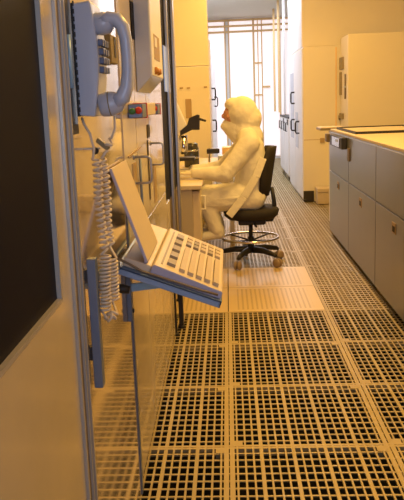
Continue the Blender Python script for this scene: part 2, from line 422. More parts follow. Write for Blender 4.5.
t2 = thing('cord_hook', 'small dark bracket holding up the loops of the coiled telephone cord', 'hook', (XL, 1.62, 1.2))
a = W(94, 138, 1, 1.64); b = W(104, 152, 1, 1.64)
bm = nb(); obox(bm, (a.x+.004, 1.628, a.z-.008), (.026, 0, -.022), (0, .02, 0), (.006, 0, .009)); obj('clip', bm, m_khaki, t2, .002)
bm = nb(); box(bm, XL, a.x+.012, 1.642, 1.646, 1.219, 1.224); obj('bracket', bm, m_lip, t2, .001)
bm = nb(); lathe(bm, W(95, 151, 1, 1.628), [(.007, 0), (.008, .005), (.006, .012)], (0,1,0), 16); obj('knob', bm, m_black, t2, smooth=True)

t2 = thing('card_reader', 'khaki wall box with a dark slot seen through the telephone handset', 'box', (XL, 2.0, 1.42))
bm = nb(); box(bm, XL, XL+.018, 2.02, 2.14, 1.428, 1.505); obj('body', bm, m_khaki, t2, .004)
bm = nb(); box(bm, XL+.017, XL+.0195, 2.075, 2.105, 1.445, 1.50); obj('slot', bm, m_black, t2)

# ---------------------------------------------------------------- control box high on the door cabinet
t = thing('control_box', 'pale grey control box with a slanted underside above the pull handles', 'control box', (XL, 2.9, 1.35))
x1 = XL+.057
bm = nb(); prism(bm, [(XL+.001, 2.70, 1.356), (x1, 2.70, 1.412), (x1, 2.70, 1.85), (XL+.001, 2.70, 1.85)], (0, .46, 0)); cb = obj('body', bm, m_phone, t, .003)
bm = nb(); box(bm, x1-.001, x1+.003, 2.71, 3.15, 1.416, 1.845); fp = obj('face_panel', bm, m_white, t, .002)
a = W(150.5, 31, 0, x1+.003); b = W(156, 60, 0, x1+.003)
bm = nb(); box(bm, x1+.002, x1+.0045, 2.80, 3.02, b.z, a.z); fw = obj('display', bm, m_tan, fp, .001)
bm = nb(); box(bm, x1+.0045, x1+.006, 2.82, 2.90, (a.z+b.z)/2, a.z-.01); obj('readout', bm, m_white, fw)
for yy in (2.80, 2.90):
    bm = nb(); lathe(bm, (x1+.003, yy, 1.435), [(.014, 0), (.014, .008), (.009, .016)], (1,0,0), 16); obj('knob', bm, m_orange, fp, smooth=True)

# ---------------------------------------------------------------- two push-button stations under it
for (yy, z, s, lab) in ((2.43, 1.293, 1.0, 'blue-grey push-button station, the nearer, with a green and a red button'), (3.02, 1.292, .9, 'smaller push-button station with green and red buttons beyond the conduit')):
    t = thing('button_station', lab, 'switch', (XL, yy, z), 'push-button stations')
    bm = nb(); box(bm, XL, XL+.048*s, yy, yy+.12*s, z-.023*s, z+.023*s); bd = obj('body', bm, m_bluest, t, .003)
    bm = nb(); box(bm, XL, XL+.051*s, yy+.12*s, yy+.126*s, z-.026*s, z+.026*s); obj('rim', bm, m_red, bd, .001)
    bm = nb(); lathe(bm, (XL+.016*s, yy, z), [(.007*s, 0), (.010*s, -.006), (.011*s, -.02), (.008*s, -.026)], (0,1,0), 16); obj('green_button', bm, m_green, t, smooth=True)
    bm = nb(); lathe(bm, (XL+.036*s, yy, z+.002), [(.007*s, 0), (.011*s, -.004), (.012*s, -.014), (.008*s, -.020)], (0,1,0), 16); obj('red_button', bm, m_red, t, smooth=True)
bm = nb(); box(bm, XL, XL+.038, 2.565, 2.98, 1.272, 1.318)
tag(obj('conduit', bm, m_beige, None, .004), 'beige conduit box joining the two push-button stations', 'conduit')

# ---------------------------------------------------------------- shelf with the data terminal
ang = math.atan2(.107, .283)
O = Vector((-.311, 1.945, .880)); U = Vector((math.cos(ang), 0, -math.sin(ang))); N = Vector((math.sin(ang), 0, math.cos(ang)))
def tb(bm, u0, u1, y0, y1, n0, n1):
    obox(bm, O+U*u0+N*n0+Vector((0, y0-1.945, 0)), U*(u1-u0), (0, y1-y0, 0), N*(n1-n0))
t = thing('bracket_shelf', 'blue-grey steel shelf on wall brackets sloping down into the aisle under the terminal', 'shelf', (XL, 2.2, .7))
bm = nb(); tb(bm, -.005, .302, 1.945, 2.58, -.006, 0); tb(bm, -.005, .302, 1.945, 1.951, -.021, 0); tb(bm, .296, .302, 1.945, 2.58, -.020, 0)
obj('tray', bm, m_tray, t, .0015)
bm = nb(); box(bm, XL+.006, XL+.026, 1.555, 1.585, .685, .985); obj('upright', bm, m_bluest, t, .002)
bm = nb(); box(bm, XL, XL+.006, 1.56, 1.58, .75, .78); obj('standoff', bm, m_black, t)
bm = nb(); box(bm, XL, XL+.006, 1.56, 1.58, .93, .96); obj('standoff', bm, m_black, t)
bm = nb(); obox(bm, (XL+.012, 1.586, .925), (.0, .36, -.055), (.008, 0, 0), (0, 0, .025)); obj('side_arm', bm, m_bluest, t, .001)
bm = nb(); box(bm, XL, XL+.015, 2.16, 2.20, .655, .86); up2 = obj('upright', bm, m_bluest, t, .002)
a = W(126, 288, 1, 2.18); b = W(170, 282.5, 1, 2.18)
bm = nb(); obox(bm, (XL+.005, 2.172, a.z-.012), (b.x-XL-.005, 0, b.z-a.z), (0, .016, 0), (0, 0, .024)); obj('support_arm', bm, m_tube, t, .001)
for z in (.685, .835):
    bm = nb(); lathe(bm, (XL+.015, 2.18, z), [(.007, 0), (.007, .003), (.004, .005)], (1,0,0), 10); obj('screw', bm, m_black, up2, smooth=True)
bm = nb(); lathe(bm, W(119, 288, 1, 1.95), [(.011, 0), (.013, .008), (.011, .03)], (.9,0,-.2), 16); obj('clamp_knob', bm, m_black, t, smooth=True)
# cable lying along the near edge of the tray
bm = nb(); pts = [W(px, py, 1, 1.941) for px, py in ((108, 254), (112, 256), (118, 258.5), (130, 264.5), (142, 271.5), (155, 275.5), (166, 279), (180, 283.5), (200, 290), (218, 295))]
tube(bm, pts, .0035, 8); tag(obj('cable', bm, m_brown, None, 0, True), 'thin brown cable along the near edge of the sloping steel shelf', 'cable')

t = thing('data_terminal', 'beige wedge-shaped keyboard terminal with its cover tilted back against the wall', 'terminal', (-.18, 2.2, .82))
K0, K1, H0, H1 = .088, .297, .036, .024
def kt(u): return H0+(H1-H0)*(u-K0)/(K1-K0)
bm = nb()
def kp(u, n, y): return O+U*u+N*n+Vector((0, y-1.945, 0))
prism(bm, [kp(K0, .002, 1.955), kp(K1, .002, 1.955), kp(K1, H1-.004, 1.955), kp(K1-.004, H1, 1.955), kp(K0+.006, H0, 1.955), kp(K0, H0-.006, 1.955)], (0, .585, 0))
kb = obj('base', bm, [m_beige, m_lav], t, .003)
for p in kb.data.polygons:
    if p.normal.y < -.9: p.material_index = 1  # camera-facing faces get the painted cool-light tint
bm = nb(); tb(bm, -.002+.01, K0-.001, 1.96, 2.54, .002, .028); obj('rear_housing', bm, m_beige, t, .004)
bm = nb()
tb(bm, K0+.020, K0+.026, 1.99, 2.50, kt(K0+.02)-.002, kt(K0+.02)+.0015); obj('trim_groove', bm, m_keyd, kb)
def key(u0, u1, y0, y1, m, h=.007, sy=.001):
    bm = nb(); n = kt(u0)
    a = [kp(u0, n-.002, y0), kp(u1, kt(u1)-.002, y0), kp(u1, kt(u1)-.002, y1), kp(u0, n-.002, y1)]
    s = .0010
    b = [kp(u0+s, n+h, y0+sy), kp(u1-s, kt(u1)+h, y0+sy), kp(u1-s, kt(u1)+h, y1-sy), kp(u0+s, n+h, y1-sy)]
    A = [bm.verts.new(p) for p in a]; B = [bm.verts.new(p) for p in b]
    bm.faces.new(A[::-1]); bm.faces.new(B)
    for i in range(4): bm.faces.new((A[i], A[(i+1) % 4], B[(i+1) % 4], B[i]))
    return obj('key', bm, m, t)
for i in range(5):
    y = 2.005+i*.098; key(K0+.036, K0+.062, y, y+.062, m_keyd, .009)
uw = (K1-.008-(K0+.074))/5
for r in range(5):
    for c in range(9):
        y = 1.985+c*.0345; u = K0+.074+r*uw
        key(u, u+uw-.0075, y, y+.0344, m_keyc, .010, 0)
for r in range(5):
    for c in range(3):
        y = 2.345+c*.052; u = K0+.074+r*uw
        key(u, u+uw-.006, y, y+.040, m_keyd if c == 0 and r in (0, 1, 3) or (c, r) == (1, 1) else m_keyc, .008)
# cover: slab leaning back to the wall
h0 = kp(K0-.012, .034, 1.95); h0 = Vector((-.236, 0, .889)); h1 = Vector((-.3215, 0, 1.147)); e = (h1-h0).normalized(); cn = Vector((e.z, 0, -e.x))
bm = nb(); obox(bm, Vector((h0.x, 1.945, h0.z)), h1-h0, (0, .285, 0), cn*.009); cv = obj('cover', bm, [m_beige, m_lav], t, .002)
for p in cv.data.polygons:
    if p.normal.y < -.9: p.material_index = 1  # near edge of the cover painted with the same cool-light tint
bm = nb(); tube(bm, [(h0.x+.002, 1.95, h0.z+.002), (h0.x+.002, 2.225, h0.z+.002)], .006, 10); obj('hinge', bm, m_lav, t, smooth=True)

# ---------------------------------------------------------------- work bench, microscope and things on it
t = thing('workbench', 'beige bench with a drawer that the seated person works at', 'bench', (-.6, 6.0, 0))
bm = nb(); box(bm, XB, -.20, 5.25, 6.55, .69, .72); obj('worktop', bm, m_beige, t, .004)
for ya, yb in ((5.27, 5.64), (6.10, 6.53)):
    bm = nb(); box(bm, XB, -.27, ya, yb, .25, .688); obj('pedestal', bm, m_door, t, .003)
dr = pbox('drawer', m_beige, t, (-.27, -.215, 5.29, 5.62, .30, .675), .004)
bm = nb(); y = 5.44; tube(bm, [(-.216, y, .52), (-.185, y, .52), (-.185, y, .62), (-.216, y, .62)], .007, 8); obj('handle', bm, m_white, dr)
for (x, yq) in ((-.30, 5.32), (-.30, 6.45), (-1.03, 5.32), (-1.03, 6.45)):
    bm = nb(); box(bm, x-.02, x+.02, yq-.02, yq+.02, 0, .25); obj('leg', bm, m_door, t)

t = thing('microscope', 'white microscope with black binocular eyepieces on the bench before the person', 'microscope', (-.38, 5.95, .72))
bm = nb(); box(bm, -.50, -.29, 5.86, 6.04, .72, .76); obj('base', bm, m_white, t, .008)
bm = nb(); prism(bm, [(-.50, 5.91, .755), (-.43, 5.91, .755), (-.43, 5.91, 1.06), (-.335, 5.91, 1.10), (-.335, 5.91, 1.15), (-.37, 5.91, 1.24), (-.42, 5.91, 1.36), (-.47, 5.91, 1.36), (-.50, 5.91, 1.2)], (0, .1, 0)); obj('arm', bm, m_white, t, .01)
bm = nb()
prism(bm, [W(px, py, 1, 5.90) for px, py in ((180, 136), (180, 131), (187, 125), (189, 118), (197, 114.5), (199.5, 115), (199.5, 130), (192, 130), (186, 133))], (0, .07, 0)); hd = obj('binocular_head', bm, m_black, t, .005)
for yq in (5.905, 5.955):
    a = W(198, 118.5, 1, yq); b = W(206, 121, 1, yq); bm = nb(); tube(bm, [a, b], [.011, .009], 10); obj('eyepiece', bm, m_black, hd)
bm = nb(); lathe(bm, (-.36, 5.95, .90), [(.02, 0), (.035, .02), (.035, .15)], n=16); obj('objective_turret', bm, m_chrome, t, smooth=True)
bm = nb(); box(bm, -.46, -.27, 5.87, 6.03, .85, .875); box(bm, -.44, -.40, 5.93, 5.97, .76, .85); obj('stage', bm, m_black, t, .003)

t = thing('work_table', 'low pale table behind the bench carrying jars and small boxes', 'table', (-.5, 7.2, 0))
bm = nb(); box(bm, XB, .06, 6.62, 7.85, .69, .72); obj('tabletop', bm, m_beige, t, .004)
for (x, yq) in ((.02, 6.68), (.02, 7.78), (-1.03, 6.68), (-1.03, 7.78)):
    bm = nb(); box(bm, x-.02, x+.02, yq-.02, yq+.02, 0, .69); obj('leg', bm, m_door, t)
t = thing('jar', 'dark jar with two steel bands behind the microscope', 'jar', (-.34, 6.8, .72))
bm = nb(); lathe(bm, (-.34, 6.8, .72), [(.066, 0), (.07, .01), (.07, .17), (.062, .19), (.062, .215), (.03, .222)], n=24); obj('body', bm, m_glassj, t, smooth=True)
for z in (.80, .865):
    bm = nb(); lathe(bm, (-.34, 6.8, z), [(.0705, 0), (.0725, .003), (.0725, .012), (.0705, .015)], n=24); obj('band', bm, m_chrome, t, smooth=True)
t = thing('stand', 'small dark instrument stand between the jar and the paper stack', 'stand', (-.17, 6.9, .72))
bm = nb(); box(bm, -.22, -.12, 6.85, 6.95, .72, .74); obj('base', bm, m_black, t, .003)
bm = nb(); tube(bm, [(-.18, 6.9, .74), (-.18, 6.9, .88)], .012, 10); obj('column', bm, m_chrome, t)
bm = nb(); box(bm, -.20, -.08, 6.87, 6.93, .83, .875); obj('head', bm, m_black, t, .006)
bm = nb(); box(bm, -.10, .02, 6.95, 7.2, .72, .80)
tag(obj('paper_stack', bm, m_phone, None, .004), 'pale blue stack of papers at the table end nearest the person', 'paper')
bm = nb(); box(bm, -.06, .05, 7.25, 7.5, .72, .86)
tag(obj('carton', bm, m_trim, None, .004), 'small tan carton behind the pale blue paper stack', 'box')

# ---------------------------------------------------------------- amber tower at the end of the left bank
t = thing('process_tower', 'tall amber-lit process tower with plain face beyond the microscope', 'cabinet', (-.6, 8.4, 0))
bm = nb(); box(bm, FX0+.02, -.186, 8.2, 9.2, 0.01, 1.69); obj('body', bm, m_wall, t, .004)
for (px, py) in ((181.5, 88), (188.5, 88), (205.5, 87)):
    a = W(px, py, 1, 8.2); bm = nb(); box(bm, a.x-.018, a.x+.018, 8.192, 8.2, a.z-.008, a.z+.008); obj('latch', bm, m_tan, t, .002)
a = W(185.3, 99, 1, 8.2); b = W(192, 118, 1, 8.2); bm = nb(); box(bm, a.x, b.x, 8.193, 8.2, b.z, a.z); obj('access_plate', bm, m_tan, t, .002)

# ---------------------------------------------------------------- white service cabinets on the corridor's left side
for i, (y0, y1, lab) in enumerate(((9.22, 11.2, 'white corridor cabinet with looped handles directly behind the amber tower'), (11.25, 13.6, 'white corridor cabinet farther along behind the first one, left side'))):
    t = thing('service_cabinet', lab, 'cabinet', (-.6, (y0+y1)/2, 0))
    bm = nb(); box(bm, FX0+.05, -.205, y0, y1, .02, 2.1); obj('body', bm, m_white, t, .004)
    d = pbox('door', m_white, t, (-.205, -.19, y0+.02, y1-.02, .1, 2.05), .003)
    for z in ((1.40, 1.0) if i == 0 else (1.3,)):
        bm = nb(); yq = y0+.3; tube(bm, [(-.192, yq, z-.07), (-.15, yq, z-.07), (-.14, yq, z-.05), (-.14, yq, z+.05), (-.15, yq, z+.07), (-.192, yq, z+.07)], .010, 8); obj('handle', bm, m_black, d, smooth=True)

# ---------------------------------------------------------------- tall cabinet built through the right-hand wall
t = thing('process_cabinet', 'tall amber-faced process cabinet with white handled side at the end of the bay', 'cabinet', (1.2, 9.8, 0))
XT = .952
bm = nb(); box(bm, XT, 1.44, 9.3, 11.3, .01, 1.92); obj('body', bm, m_wall, t, .004)
sd = pbox('side_door', m_white, t, (XT-.012, XT, 9.32, 10.3, .05, 1.90), .003)
sd2 = pbox('side_door', m_white, t, (XT-.012, XT, 10.32, 11.28, .05, 1.90), .003)
pbox('blue_panel', m_phone, sd2, (XT-.015, XT-.012, 10.5, 11.0, .75, 1.65), .001)
pbox('blue_panel', m_phone, sd, (XT-.015, XT-.012, 9.9, 10.25, .65, 1.12), .001)
def loop_handle(parent, x, y, z, hz=.075, dx=-.05):
    bm = nb(); tube(bm, [(x, y, z-hz), (x+dx*.8, y, z-hz), (x+dx, y, z-hz*.7), (x+dx, y, z+hz*.7), (x+dx*.8, y, z+hz), (x, y, z+hz)], .011, 8)
    obj('handle', bm, m_black, parent, smooth=True)
loop_handle(sd2, XT-.012, 10.4, 1.31); loop_handle(sd2, XT-.012, 10.4, .94); loop_handle(sd, XT-.012, 9.75, .93)
a = W(303.5, 191, 1, 9.3); b = W(314, 203, 1, 9.3)
pbox('kick_vent', m_dark_hole, t, (a.x, b.x, 9.292, 9.3, .012, a.z), .001)
a = W(320, 138, 1, 9.3); b = W(324.5, 142.5, 1, 9.3)
pbox('latch', m_tan, t, (a.x, b.x, 9.285, 9.3, b.z, a.z), .002)
a = W(304, 140, 1, 9.3); pbox('seam', m_tan, t, (XT+.002, 1.35, 9.2985, 9.301, a.z-.004, a.z+.002), 0)
pbox('edge_strip', m_trim, t, (1.345, 1.36, 9.295, 9.3, .9, 1.9), .001)

t = thing('storage_box', 'small beige lidded box on the floor against the amber cabinet', 'box', (1.2, 9.15, 0))
a = W(317, 203, 1, 9.1); b = W(331, 186, 1, 9.1)
bm = nb(); box(bm, 1.09, 1.27, 9.05, 9.27, .005, .15); obj('body', bm, m_beige, t, .005)
bm = nb(); box(bm, 1.083, 1.277, 9.043, 9.277, .155, .20); obj('lid', bm, m_beige, t, .005)

# ---------------------------------------------------------------- low white cabinets beyond it
for i, (y0, y1) in enumerate(((11.4, 12.15), (12.2, 13.2))):
    lab = ('low white cabinet with dark top right behind the tall amber-faced cabinet', 'low white cabinet with dark top, the farthest along the corridor')[i]
    t = thing('low_cabinet', lab, 'cabinet', (1.2, (y0+y1)/2, 0))
    bm = nb(); box(bm, .945, 1.5, y0, y1, .10, 1.0); obj('body', bm, m_white, t, .004)
    bm = nb(); box(bm, .93, 1.5, y0-.01, y1+.01, 1.0, 1.03); obj('top', bm, m_black, t, .003)
    ym = (y0+y1)/2
    for a, b in ((y0+.02, ym-.01), (ym+.01, y1-.02)):
        d = pbox('door', m_white, t, (.933, .945, a, b, .13, .98), .003)
        bm = nb(); tube(bm, [(.933, b-.08, .80), (.913, b-.08, .80), (.913, b-.08, .93), (.933, b-.08, .93)], .009, 8); obj('handle', bm, m_black, d, smooth=True)
    pbox('display_panel', m_black, t, (.925, .933, y0+.05, y0+.2, .90, .985), .002)
    for yq in (y0+.08, y1-.08):
        bm = nb(); tube(bm, [(.98, yq, 0), (.98, yq, .11)], .022, 10); obj('leg', bm, m_chrome, t)

# ---------------------------------------------------------------- tall rack with gauges at the right
t = thing('gauge_rack', 'tall amber-lit rack with dark gauges on its side, behind the grey cabinets', 'rack', (1.8, 8.95, 0))
XG = W(348, 60, 1, 8.7).x
bm = nb(); box(bm, XG, 2.35, 8.7, 9.25, .01, 2.0); obj('body', bm, m_wall, t, .005)
def side(name, m, px0, px1, py0, py1, d=.02):
    a = W(px0, py0, 0, XG); b = W(px1, py1, 0, XG); y0, y1 = sorted((a.y, b.y)); z0, z1 = sorted((a.z, b.z))
    return pbox(name, m, t, (XG-d, XG, y0, min(y1, 9.24), z0, z1), .002)
side('gauge', m_keyd, 340.5, 344, 58, 69); side('gauge', m_keyd, 338.5, 342, 73, 95); side('gauge', m_keyd, 340.5, 344, 113, 119)
side('switch', m_brown, 337.5, 338.8, 115, 119)
a = W(345.2, 74, 0, XG-.012); b = W(345.2, 99, 0, XG-.012)
bm = nb(); tube(bm, [(XG-.012, a.y, a.z), (XG-.012, a.y, b.z)], .009, 8); ft = obj('flow_tube', bm, m_brown, t, smooth=True)
bm = nb(); ball(bm, (XG-.014, a.y, W(345, 87, 0, XG).z), .014); obj('float', bm, m_phone, ft, smooth=True)

# ---------------------------------------------------------------- grey cabinets along the right of the aisle
labs = ['grey steel cabinet with a recessed latch at the far end of its row', 'grey steel cabinet, second from the far end of its row', 'grey steel cabinet, third from the far end of its row', 'grey steel cabinet at the near end of its row by the camera']
for i in range(4):
    y1 = 7.05-i*1.10; y0 = y1-1.095
    t = thing('steel_cabinet', labs[i], 'cabinet', (1.4, (y0+y1)/2, 0), 'grey steel cabinets beside the aisle')
    bm = nb(); box(bm, XR+.012, 1.75, y0, y1, .035, .99); obj('body', bm, m_steel, t, .003)
    u = pbox('drawer_front', m_steel, t, (XR, XR+.011, y0+.004, y1-.003, .628, .985), .003)
    d = pbox('door', m_steel, t, (XR, XR+.011, y0+.004, y1-.003, .045, .618), .003)
    yk = y1-.55
    bm = nb(); box(bm, XR-.004, XR, yk-.05, yk+.05, .505, .572); lt = obj('recessed_pull', bm, m_tan, d, .002)
    bm = nb(); box(bm, XR-.006, XR-.003, yk-.03, yk+.03, .515, .55); obj('cup', bm, m_dark_hole, lt)
    for yq in (y0+.05, y1-.05):
        bm = nb(); lathe(bm, (XR+.05, yq, 0), [(.022, 0), (.022, .02), (.012, .036)], n=12); obj('foot', bm, m_trim, t, smooth=True)
bm = nb(); box(bm, XR+.008, 1.78, 2.64, 7.06, .991, 1.012)
tag(obj('worktop', bm, m_beige, None, .004), 'continuous beige worktop over the row of grey steel cabinets', 'worktop')
# controller clipped to the top of the far cabinet
t = thing('controller', 'silver-faced controller with black ends hung on the first grey cabinet', 'controller', (XR, 6.4, .93))
bm = nb(); box(bm, XR-.045, XR-.001, 6.03, 6.72, .885, .98); obj('body', bm, m_black, t, .005)
bm = nb(); box(bm, XR-.049, XR-.045, 6.14, 6.56, .895, .97); pl = obj('face_plate', bm, m_chrome, t, .002)
bm = nb(); box(bm, XR-.051, XR-.049, 6.2, 6.34, .935, .955); obj('readout', bm, m_phone, pl)
bm = nb(); box(bm, XR-.055, XR-.001, 6.86, 6.97, .90, .975)
tag(obj('switch_box', bm, m_brown, None, .006), 'small dark switch box beside the silver-faced controller', 'switch')
bm = nb(); box(bm, XR-.012, XR-.001, 5.87, 5.955, .80, .90)
tag(obj('hook_plate', bm, m_brown, None, .003), 'dark hook plate on the seam between the two farthest grey cabinets', 'bracket')
t = thing('tray', 'flat beige tray with a black rim on the grey cabinets', 'tray', (1.3, 6.5, 1.012))
bm = nb(); box(bm, 1.02, 1.6, 5.9, 6.9, 1.012, 1.022); obj('body', bm, m_beige, t, .002)
bm = nb(); box(bm, 1.01, 1.022, 5.89, 6.91, 1.012, 1.032); box(bm, 1.598, 1.61, 5.89, 6.91, 1.012, 1.032); box(bm, 1.022, 1.598, 5.89, 5.90, 1.012, 1.032); box(bm, 1.022, 1.598, 6.90, 6.91, 1.012, 1.032); obj('rim', bm, m_black, t)
t = thing('instrument_case', 'low beige instrument with a dark base on a stand behind the grey cabinets', 'instrument', (1.25, 7.6, 0))
a = W(321, 128, 1, 7.5); b = W(346, 125, 1, 7.5)
bm = nb(); box(bm, a.x, a.x+.24, 7.5, 7.85, 1.0, 1.008); obj('body', bm, m_beige, t, .006)
bm = nb(); box(bm, a.x-.006, a.x+.246, 7.494, 7.856, .978, 1.0); obj('base', bm, m_keyd, t, .003)
bm = nb(); box(bm, a.x+.12, a.x+.2, 7.6, 7.8, .01, .978); obj('pedestal', bm, m_wall, t)

# ---------------------------------------------------------------- drafting chair
CX, CY = .165, 5.86
t = thing('drafting_chair', 'black swivel drafting chair with a foot ring under the seated person', 'chair', (CX, CY, 0))
bm = nb(); n = 28; rings = []
for rr, z in ((.10, .365), (.185, .378), (.216, .405), (.222, .435), (.208, .462), (.10, .467)):
    rings.append([bm.verts.new((CX+.005+rr*math.copysign(abs(math.cos(2*PI*k/n))**.75, math.cos(2*PI*k/n)), CY+rr*math.copysign(abs(math.sin(2*PI*k/n))**.75, math.sin(2*PI*k/n)), z)) for k in range(n)])
for a, b in zip(rings, rings[1:]):
    for k in range(n): bm.faces.new((a[k], a[(k+1) % n], b[(k+1) % n], b[k]))
bm.faces.new(rings[0]); bm.faces.new(rings[-1]); obj('seat', bm, m_blackf, t, smooth=True)
bm = nb()
gx, gz = 10, 12; fr = []; bk = []
for j in range(gz+1):
    v = j/gz; z = .56+.385*v; rf = []; rb = []
    half = .20*(1-.28*abs(2*v-1)**3)
    for i in range(gx+1):
        u = 2*i/gx-1; y = CY+half*u
        x = CX+.095+.075*v+.03*math.sin(PI*v*.9)*-1+.0 - .05*u*u*-1*-1*.9 + .02
        rf.append(bm.verts.new((x, y, z))); rb.append(bm.verts.new((x+.068*(1-.5*u*u)*(1-.4*abs(2*v-1)**2), y, z)))
    fr.append(rf); bk.append(rb)
for g, s in ((fr, 1), (bk, -1)):
    for j in range(gz):
        for i in range(gx): bm.faces.new((g[j][i], g[j][i+1], g[j+1][i+1], g[j+1][i]))
for j in range(gz):
    bm.faces.new((fr[j][0], fr[j+1][0], bk[j+1][0], bk[j][0])); bm.faces.new((fr[j][gx], bk[j][gx], bk[j+1][gx], fr[j+1][gx]))
for i in range(gx):
    bm.faces.new((fr[0][i], bk[0][i], bk[0][i+1], fr[0][i+1])); bm.faces.new((fr[gz][i], fr[gz][i+1], bk[gz][i+1], bk[gz][i]))
br = obj('backrest', bm, m_blackf, t, smooth=True)
bm = nb(); tube(bm, [(CX+.04, CY, .36), (CX+.17, CY, .36), (CX+.20, CY, .42), (CX+.19, CY, .52), (CX+.175, CY, .62)], [.022, .022, .02, .017, .015], 8); obj('back_bar', bm, m_black, t, smooth=True)
bm = nb(); lathe(bm, (CX+.205, CY-.03, .44), [(.018, -.03), (.024, -.02), (.024, .02), (.018, .03)], (0,1,0), 14); obj('knob', bm, m_black, t, smooth=True)
bm = nb(); box(bm, CX-.10, CX+.12, CY-.08, CY+.08, .325, .37); mech = obj('mechanism', bm, m_black, t, .015)
bm = nb(); tube(bm, [(CX+.02, CY-.05, .345), (CX+.04, CY-.17, .33)], .009, 8); obj('lever', bm, m_black, mech)
bm = nb(); tube(bm, [(CX, CY, .09), (CX, CY, .22)], .026, 14); tube(bm, [(CX, CY, .21), (CX, CY, .34)], .017, 14); obj('gas_column', bm, m_black, t, smooth=True)
bm = nb(); tube(bm, [(CX-.005+.228*math.cos(2*PI*k/40), CY+.228*math.sin(2*PI*k/40), .215) for k in range(40)], .010, 10, closed=True); fr_ = obj('foot_ring', bm, m_chrome, t, smooth=True)
for k in range(4):
    a = PI/4+k*PI/2; bm = nb(); tube(bm, [(CX+.022*math.cos(a), CY+.022*math.sin(a), .19), (CX-.005+.226*math.cos(a), CY+.226*math.sin(a), .213)], .007, 8); obj('spoke', bm, m_black, fr_, smooth=True)
for k in range(5):
    a = math.radians(-115+72*k); c, s = math.cos(a), math.sin(a); R = .26
    bm = nb(); tube(bm, [(CX, CY, .115), (CX+R*.5*c, CY+R*.5*s, .118), (CX+R*.93*c, CY+R*.93*s, .098), (CX+R*c, CY+R*s, .085)], [.030, .024, .018, .014], 10); arm = obj('base_arm', bm, m_black, t, smooth=True)
    bm = nb(); cxx, cyy = CX+R*c, CY+R*s; ax = Vector((-s, c, 0))
    for q in (-1, 1): lathe(bm, Vector((cxx+.012*c, cyy+.012*s, .036))+ax*q*.006, [(.02, 0), (.034, q*.003), (.036, q*.012), (.030, q*.019), (.012, q*.021)], ax, 18)
    obj('caster', bm, m_rubber, arm, smooth=True)

# ---------------------------------------------------------------- person in cleanroom suit
def remesh(o, vox, it=6, disp=None):
    r = o.modifiers.new('remesh', 'REMESH'); r.mode = 'VOXEL'; r.voxel_size = vox; r.use_smooth_shade = True
    if disp:
        tx = bpy.data.textures.new('folds', 'CLOUDS'); tx.noise_scale = disp[1]; tx.noise_depth = 2
        d = o.modifiers.new('folds', 'DISPLACE'); d.texture = tx; d.strength = disp[0]; d.mid_level = .5; d.texture_coords = 'LOCAL'
    s = o.modifiers.new('smooth', 'SMOOTH'); s.iterations = it; s.factor = .5
    return o
PYc = 5.86
t = thing('person', 'person in a white hooded cleanroom suit seated at the bench, arms on the worktop', 'person', (.16, PYc, .47))
J = {}
for s in (-1, 1):
    J['sh', s] = Vector((.165, PYc+s*.165, .985)); J['hip', s] = Vector((.165, PYc+s*.095, .555)); 
    J['knee', s] = Vector((-.205, PYc+s*.11, .555)); J['ank', s] = Vector((-.11, PYc+s*.10, .285)); J['toe', s] = Vector((-.255, PYc+s*.11, .245))
J['el', -1] = Vector((-.03, PYc-.22, .755)); J['wr', -1] = Vector((-.265, PYc-.16, .766))
J['el', 1] = Vector((-.05, PYc+.22, .76)); J['wr', 1] = Vector((-.29, PYc+.12, .767))
HC = Vector((.075, PYc, 1.205)); NK = Vector((.14, PYc, 1.03))
bm = nb()
capsule(bm, J['hip', -1], .10, J['hip', 1], .10); capsule(bm, (.175, PYc, .57), .12, (.18, PYc, .78), .115); capsule(bm, (.19, PYc-.05, .80), .105, (.165, PYc-.07, .93), .10); capsule(bm, (.19, PYc+.05, .80), .105, (.165, PYc+.07, .93), .10)
capsule(bm, J['sh', -1], .062, J['sh', 1], .062); capsule(bm, (.15, PYc, 1.0), .055, (.105, PYc, 1.12), .05)
ball(bm, HC, .1, (.98, .78, 1.18), 24); ball(bm, HC+Vector((-.015, 0, -.06)), .07, (1, .85, .8))
ball(bm, HC+Vector((-.105, 0, -.012)), .016, (1.1, .8, 1.3)); ball(bm, HC+Vector((-.095, 0, .012)), .012, (1, .7, 1.6))
for s in (-1, 1): ball(bm, HC+Vector((-.080, s*.032, .018)), .014); ball(bm, HC+Vector((.005, s*.078, -.01)), .02, (.9, .4, 1.3)); ball(bm, HC+Vector((-.062, s*.045, -.018)), .024)
ball(bm, HC+Vector((-.092, 0, -.052)), .014, (.7, 1.7, .7))
for s in (-1, 1):
    capsule(bm, J['sh', s], .055, J['el', s], .042); capsule(bm, J['el', s], .042, J['wr', s], .027)
    capsule(bm, J['hip', s], .085, J['knee', s], .058); capsule(bm, J['knee', s], .056, J['ank', s], .038); capsule(bm, J['ank', s]+Vector((.02, 0, -.015)), .034, J['toe', s], .026)
def hand(bm, s, g=0.):
    w = J['wr', s]; d = (w-J['el', s]); d.z = 0; d.normalize(); d = (d+Vector((-.25, 0, 0))).normalized(); sd = Vector((-d.y, d.x, 0)); sd = sd if sd.y*(-s) > 0 else -sd
    # sd points towards the body's middle, the thumb's side
    pc = w+d*.045
    for k in range(4):
        o = sd*(.028-.0187*k)
        capsule(bm, w+o*.5, .017+g, w+d*.078+o, .0125+g, 6)
        L = (.062, .070, .066, .052)[k]; p0 = w+d*.08+o; p1 = p0+d*L*.45+Vector((0, 0, .004)); p2 = p1+d*L*.32+Vector((0, 0, -.012)); p3 = p2+d*L*.20+Vector((0, 0, -.014))
        q = .0088+g
        capsule(bm, p0, q, p1, q*.97, 6); capsule(bm, p1, q*.97, p2, q*.9, 5); capsule(bm, p2, q*.9, p3, q*.8, 4)
    b0 = w+d*.02+sd*.022; b1 = b0+d*.03+sd*.03+Vector((0, 0, -.004)); b2 = b1+d*.028+sd*.010
    capsule(bm, b0, .013+g, b1, .0105+g, 6); capsule(bm, b1, .0105+g, b2, .009+g, 5)
